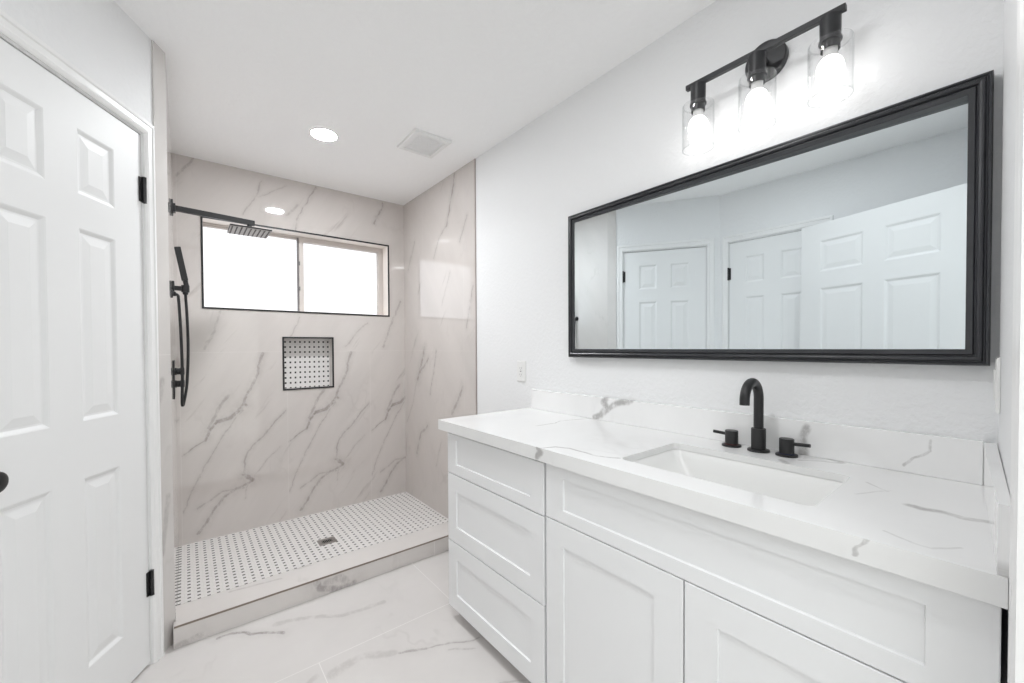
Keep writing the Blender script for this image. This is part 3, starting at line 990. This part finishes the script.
def wall_plate(name, label, cat, place, w, h, toggle):
    t_ = thing(name, label, cat, place(0, 0, 0))
    bm = bmesh.new()
    pts = [(-w / 2, -h / 2), (w / 2, -h / 2), (w / 2, h / 2), (-w / 2, h / 2)]
    prev = None
    for ins, n_ in ((0, 0.0004), (0, 0.003), (0.003, 0.006), (0.006, 0.0065)):
        r = [bm.verts.new(place(x - math.copysign(ins, x), y - math.copysign(ins, y), n_)) for x, y in pts]
        if prev:
            for k in range(4):
                bm.faces.new((prev[k], prev[(k + 1) % 4], r[(k + 1) % 4], r[k]))
        prev = r
    bm.faces.new(prev)
    new_obj('cover_plate', bm, M_PLASTIC, t_)

    def pb(bm, x0, x1, y0, y1, n0, n1):
        a = [bm.verts.new(place(x, y, n0)) for x, y in ((x0, y0), (x1, y0), (x1, y1), (x0, y1))]
        b = [bm.verts.new(place(x, y, n1)) for x, y in ((x0, y0), (x1, y0), (x1, y1), (x0, y1))]
        bm.faces.new(b)
        for k in range(4):
            bm.faces.new((a[k], a[(k + 1) % 4], b[(k + 1) % 4], b[k]))
    if toggle:
        bm = bmesh.new()
        pb(bm, -0.016, 0.016, -0.033, 0.033, 0.0065, 0.0095)
        new_obj('rocker', bm, M_PLASTIC, t_)
    else:
        bm = bmesh.new()
        pb(bm, -0.0165, 0.0165, -0.034, 0.034, 0.0066, 0.0085)
        f_ = new_obj('receptacle', bm, M_PLASTIC, t_)
        bm = bmesh.new()
        for yy in (-0.018, 0.018):
            pb(bm, -0.008, -0.0055, yy - 0.004, yy + 0.005, 0.0086, 0.0089)
            pb(bm, 0.0055, 0.008, yy - 0.004, yy + 0.005, 0.0086, 0.0089)
            pb(bm, -0.002, 0.002, yy - 0.011, yy - 0.007, 0.0086, 0.0089)
        pb(bm, -0.006, 0.006, -0.003, 0.003, 0.0086, 0.0092)
        new_obj('slots', bm, M_SLOT, f_)
    return t_


wall_plate('wall_outlet', 'white electrical outlet on the wall past the counter end', 'outlet', lambda x, y, n_: Vector((XR + 0.003 - n_, 1.745 + x, 1.088 + y)), 0.076, 0.117, False)
wall_plate('light_switch', 'white light switch plate beside the mirror seen edge-on', 'light switch', lambda x, y, n_: Vector((1.40 - x, yw_(1.40 - x) + n_, 1.135 + y)), 0.07, 0.122, True)

# ------------------------------------------------------------------ vanity
XF = 0.921           # cabinet face plane
DT = 0.019


def shaker(y0, y1, z0, z1, stile, rail, rail_top=None):
    """door or drawer front facing -X"""
    rail_top = rail_top or rail
    bm = bmesh.new()
    e = 0.0015
    rings = []
    for (a0, a1, b0, b1, n_) in ((0, 0, 0, 0, DT), (0, 0, 0, 0, e), (e, e, e, e, 0), (stile, stile, rail, rail_top, 0), (stile + 0.002, stile + 0.002, rail + 0.002, rail_top + 0.002, 0.006)):
        rings.append([bm.verts.new((XF + n_, y, z)) for y, z in ((y0 + a0, z0 + b0), (y1 - a1, z0 + b0), (y1 - a1, z1 - b1), (y0 + a0, z1 - b1))])
    for a, b in zip(rings[:-1], rings[1:]):
        for k in range(4):
            bm.faces.new((a[k], a[(k + 1) % 4], b[(k + 1) % 4], b[k]))
    bm.faces.new(rings[-1])
    bm.faces.new(rings[0][::-1])
    return bm


def carcass(y0, y1, z0, z1, back=XR - 0.012):
    bm = bmesh.new()
    f, t_ = XF + DT + 0.001, 0.018
    box(bm, (f, y0, z0), (back, y0 + t_, z1))
    box(bm, (f, y1 - t_, z0), (back, y1, z1))
    box(bm, (f, y0 + t_, z0), (back, y1 - t_, z0 + t_))
    box(bm, (back - t_, y0 + t_, z0 + t_), (back, y1 - t_, z1))
    box(bm, (f, y0 + t_, z1 - 0.045), (f + t_, y1 - t_, z1))
    for z in (0.36, 0.66):
        box(bm, (f, y0 + t_, z - 0.03), (f + t_, y1 - t_, z + 0.03))
    box(bm, (XF + 0.075, y0 + 0.004, 0.0005), (XF + 0.093, y1 - 0.004, z0))
    box(bm, (back - 0.028, y0 + 0.004, 0.0005), (back - 0.01, y1 - 0.004, z0))
    box(bm, (XF + 0.093, y0 + 0.004, 0.0005), (back - 0.028, y0 + 0.022, z0))
    box(bm, (XF + 0.093, y1 - 0.022, 0.0005), (back - 0.028, y1 - 0.004, z0))
    return bm


ZB, ZT = 0.055, 0.8725
dc = thing('drawer_cabinet', 'white vanity cabinet of three shaker drawers nearest the shower', 'cabinet', (1.2, 1.297, 0))
new_obj('cabinet_body', carcass(0.983, 1.611, ZB + 0.002, ZT), M_CAB, dc)
for z0, z1, r in ((0.6615, 0.838, 0.045), (0.3585, 0.6575, 0.07), (ZB, 0.3545, 0.07)):
    new_obj('drawer', shaker(0.981, 1.614, z0, z1, 0.07, r, 0.026 if z1 > 0.8 else None), M_CAB, dc)

skc = thing('sink_cabinet', 'wide white vanity cabinet with two shaker doors under the sink', 'cabinet', (1.2, 0.49, 0))
bm = carcass(0.033, 0.975, ZB + 0.002, ZT)
new_obj('cabinet_body', bm, M_CAB, skc)
o = new_obj('false_drawer', shaker(0.0105, 0.9705, 0.6655, 0.8415, 0.077, 0.04, 0.036), M_CAB, skc)
new_obj('door', shaker(0.4965, 0.9705, ZB, 0.6625, 0.077, 0.072), M_CAB, skc)
new_obj('door', shaker(0.0105, 0.4925, ZB, 0.6625, 0.077, 0.072), M_CAB, skc)

# countertop with the sink cut-out
ZC, ZC0, ZS0 = 0.893, 0.849, 0.873
XCF, YCL = 0.9008, 1.664


def yr(x):
    return 0.0045 + (x - 0.9008) * 0.041


SX0, SX1, SY0, SY1 = 0.995, 1.308, 0.258, 0.733


def rrect(x0, x1, y0, y1, r, n=6):
    out = []
    for cx, cy, a0 in ((x1 - r, y1 - r, 0), (x0 + r, y1 - r, 90), (x0 + r, y0 + r, 180), (x1 - r, y0 + r, 270)):
        for k in range(n + 1):
            a = math.radians(a0 + 90 * k / n)
            out.append((cx + r * math.cos(a), cy + r * math.sin(a)))
    return out


def slab_with_hole(outer, hole, z0, z1, ch=0.0015):
    bm = bmesh.new()

    def loop(pts, z):
        vs_ = [bm.verts.new((x, y, z)) for x, y in pts]
        es = [bm.edges.new((vs_[i], vs_[(i + 1) % len(vs_)])) for i in range(len(vs_))]
        return vs_, es
    ot, oe = loop(outer, z1)
    ht, he = loop(hole, z1)
    bmesh.ops.triangle_fill(bm, edges=oe + he, use_beauty=True)
    ob, oe2 = loop(outer, z0)
    hb, he2 = loop(hole, z0)
    bmesh.ops.triangle_fill(bm, edges=oe2 + he2, use_beauty=True)
    for a, b in ((ot, ob), (ht, hb)):
        for k in range(len(a)):
            f = bm.faces.new((a[k], a[(k + 1) % len(a)], b[(k + 1) % len(b)], b[k]))
            f.material_index = 1
    return bm


cto = slab_with_hole([(XCF, YCL), (XCF, yr(XCF)), (XR, yr(XR)), (XR, YCL)], rrect(SX0, SX1, SY0, SY1, 0.022), ZS0, ZC)
box(cto, (XCF, 0.008, ZC0), (XCF + 0.024, YCL, ZS0), mi=1)
box(cto, (XCF + 0.024, YCL - 0.024, ZC0), (XR, YCL, ZS0), mi=1)
prism(cto, [(XCF, 0.008), (XCF, yr(XCF)), (XCF + 0.024, yr(XCF + 0.024)), (XCF + 0.024, 0.008)], ZC0, ZS0, mi=1)
tag(new_obj('countertop', cto, [M_QUARTZ, M_QUARTZ_E]), 'long white quartz countertop with grey veins on the vanity', 'countertop')

bm = bmesh.new()
box(bm, (XR - 0.019, 0.0462, ZC + 0.0004), (XR + 0.0025, 1.642, ZC + 0.104), 0.0012, 1)
tag(new_obj('backsplash', bm, M_QUARTZ_V), 'low white quartz backsplash with grey veins along the wall under the mirror', 'backsplash')

bm = bmesh.new()
xs0, xs1 = 0.9035, XR - 0.0195
prism(bm, [(xs0, yr(xs0) + 0.010), (xs1, yr(xs1) + 0.019), (xs1, yr(xs1) - 0.0005), (xs0, yr(xs0) - 0.003)], ZC + 0.0004, ZC + 0.103)
tag(new_obj('side_splash', bm, M_QUARTZ_S), 'short quartz side splash standing across the near end of the countertop', 'backsplash')

# undermount basin
sk = thing('sink', 'white rectangular undermount sink in the quartz countertop', 'sink', (1.15, 0.495, ZS0 - 0.148))
bm = bmesh.new()
prev = None
rings = []
for iy, ix, z in ((-0.03, -0.03, -0.0003), (-0.004, -0.004, -0.0003), (-0.001, -0.001, -0.003), (0.012, 0.004, -0.025), (0.045, 0.012, -0.075), (0.068, 0.020, -0.115), (0.085, 0.032, -0.135), (0.115, 0.06, -0.145), (0.16, 0.10, -0.148)):
    rings.append([bm.verts.new((x, y, ZS0 + z)) for x, y in rrect(SX0 + ix, SX1 - ix, SY0 + iy, SY1 - iy, 0.025 if iy < 0.05 else 0.035)])
for a, b in zip(rings[:-1], rings[1:]):
    for k in range(len(a)):
        bm.faces.new((a[k], a[(k + 1) % len(a)], b[(k + 1) % len(b)], b[k]))
bm.faces.new(rings[-1])
new_obj('basin', bm, M_CERAMIC, sk, True, 60)
bm = bmesh.new()
lathe(bm, (1.17, 0.495, ZS0 - 0.1478), (0, 0, 1), [(0.031, 0), (0.031, 0.002), (0.022, 0.004), (0.02, 0.002), (0.001, 0.002)], 32)
new_obj('drain_flange', bm, M_BLACK, sk, True)

# faucet
fx, fy = 1.402, 0.507
ft = thing('faucet', 'matte black widespread faucet with arched spout and two lever handles', 'faucet', (fx, fy, ZC))
z0 = ZC + 0.0005
bm = bmesh.new()
lathe(bm, (fx, fy, z0), (0, 0, 1), [(0.031, 0.0), (0.031, 0.0045), (0.029, 0.006), (0.0205, 0.0065), (0.0205, 0.070), (0.0195, 0.0715), (0.0145, 0.072)], 36)
new_obj('spout_base', bm, M_BLACK, ft, True)
bm = bmesh.new()
R_, zc_ = 0.0525, 0.166
path = [(fx, fy, z0 + 0.06), (fx, fy, z0 + 0.11), (fx, fy, z0 + zc_)]
for k in range(1, 25):
    a = math.pi * k / 24
    path.append((fx - R_ + R_ * math.cos(a), fy, z0 + zc_ + R_ * math.sin(a)))
path.append((fx - 2 * R_, fy, z0 + zc_ - 0.012))
tube(bm, path, 0.0138, 24)
new_obj('spout', bm, M_BLACK, ft, True)
for (hy, sgn, ring, lw_) in ((0.589, 1, M_RED, 0.058), (0.431, -1, M_BLUE, 0.060)):
    hx = 1.405
    bm = bmesh.new()
    lathe(bm, (hx, hy, z0), (0, 0, 1), [(0.029, 0.0), (0.029, 0.004), (0.0275, 0.0055), (0.020, 0.006), (0.0195, 0.010), (0.0195, 0.050), (0.0185, 0.0515), (0.001, 0.052)], 32)
    hd = new_obj('handle', bm, M_BLACK, ft, True)
    bm = bmesh.new()
    lathe(bm, (hx, hy, z0 + 0.0062), (0, 0, 1), [(0.0202, 0.0), (0.0215, 0.001), (0.0202, 0.002)], 32)
    o = new_obj('indicator_ring', bm, ring, hd, True)
    o['label'] = 'dark red ring' if sgn > 0 else 'dark blue ring'
    bm = bmesh.new()
    tube(bm, [(hx, hy + sgn * 0.012, z0 + 0.038), (hx, hy + sgn * 0.0195, z0 + 0.0382), (hx - 0.002, hy + sgn * lw_, z0 + 0.0405)], 0.0052, 14)
    new_obj('lever', bm, M_BLACK, hd, True)

# ------------------------------------------------------------------ mirror and vanity light
MTILT = 1.1      # the glass sits a little deeper in its frame at one end
mr = thing('wall_mirror', 'wide mirror in a dark ridged frame on the wall over the sink', 'mirror', (XR, 0.698, 1.1745))
bm = bmesh.new()
mp = lambda u, v, h: (XR + 0.003 - h, u, v)
prof = [(0, 0.0005), (0, 0.024), (0.002, 0.027), (0.006, 0.027), (0.008, 0.0245), (0.010, 0.0245), (0.0125, 0.029), (0.0165, 0.030), (0.0205, 0.028), (0.0225, 0.0235), (0.0245, 0.0235), (0.027, 0.0265), (0.0305, 0.0255), (0.033, 0.0245), (0.0375, 0.0235), (0.0385, 0.0225), (0.0385, 0.0005)]
prof = [(a, h * 1.25 if h > 0.001 else h) for a, h in prof]
rect_frame(bm, 0.0385, 1.358, 1.1745, 1.8505, prof, mp)
new_obj('frame', bm, M_FRAME, mr, True, 30)
bm = bmesh.new()
box(bm, (XR - 0.001, 0.0775, 1.2135), (XR + 0.002, 1.319, 1.8115))
for v in bm.verts:
    v.co.x -= (v.co.y - 0.0775) * math.tan(math.radians(MTILT))
o = new_obj('mirror_glass', bm, M_MIRROR, mr)
o['label'] = 'reflecting glass'

BX, BZ = 1.381, 2.124
vlt = thing('vanity_light', 'black three-bulb bar light with clear glass shades over the mirror', 'wall light', (XR, 0.512, BZ))
bm = bmesh.new()
lathe(bm, (XR + 0.0026, 0.512, 2.135), (-1, 0, 0), [(0.060, 0.0), (0.060, 0.018), (0.057, 0.022), (0.001, 0.0235)], 48)
new_obj('backplate', bm, M_FIXT, vlt, True)
bm = bmesh.new()
box(bm, (BX + 0.006, 0.503, BZ - 0.008), (XR - 0.019, 0.521, BZ + 0.008), 0.001)
new_obj('arm', bm, M_FIXT, vlt)
bm = bmesh.new()
box(bm, (BX - 0.008, 0.292, BZ - 0.008), (BX + 0.008, 0.733, BZ + 0.008), 0.0012)
new_obj('bar', bm, M_FIXT, vlt)
for y in (0.692, 0.508, 0.326):
    bm = bmesh.new()
    lathe(bm, (BX, y, BZ - 0.0082), (0, 0, -1), [(0.024, 0.0), (0.024, 0.058), (0.0265, 0.060), (0.0265, 0.066), (0.022, 0.067), (0.022, 0.088), (0.0205, 0.088), (0.0205, 0.062), (0.001, 0.062)], 32)
    s_ = new_obj('socket', bm, M_FIXT, vlt, True)
    zt = BZ - 0.0082 - 0.064
    bm = bmesh.new()
    lathe(bm, (BX, y, zt), (0, 0, -1), [(0.0275, 0.0), (0.046, 0.0), (0.0505, 0.004), (0.0505, 0.150), (0.0495, 0.1515), (0.0485, 0.150), (0.0485, 0.006), (0.045, 0.0025), (0.0275, 0.0025), (0.0275, 0.0)], 56, caps=False)
    lathe(bm, (BX, y, zt), (0, 0, -1), [(0.0486, 0.1490), (0.0486, 0.1512), (0.0504, 0.1512), (0.0504, 0.1490)], 56, caps=False, mi=1)
    lathe(bm, (BX, y, zt), (0, 0, -1), [(0.0455, -0.0004), (0.0495, 0.0022)], 56, caps=False, mi=1)
    o = new_obj('glass_shade', bm, [M_GLASS, M_RIM], vlt, True)
    o['label'] = 'clear glass cylinder'
    bm = bmesh.new()
    zb = BZ - 0.0082 - 0.064
    lathe(bm, (BX, y, zb), (0, 0, -1), [(0.0165, 0.0), (0.0165, 0.022), (0.0165, 0.040), (0.019, 0.046)], 24)
    new_obj('bulb_neck', bm, M_PLASTIC, s_, True)
    bm = bmesh.new()
    lathe(bm, (BX, y, zb), (0, 0, -1), [(0.0192, 0.0462), (0.025, 0.053), (0.0295, 0.063), (0.0315, 0.076), (0.0300, 0.090), (0.0255, 0.101), (0.017, 0.109), (0.008, 0.1125), (0.001, 0.113)], 28)
    o = new_obj('bulb', bm, M_BULB, s_, True)
    o['label'] = 'glowing white bulb'
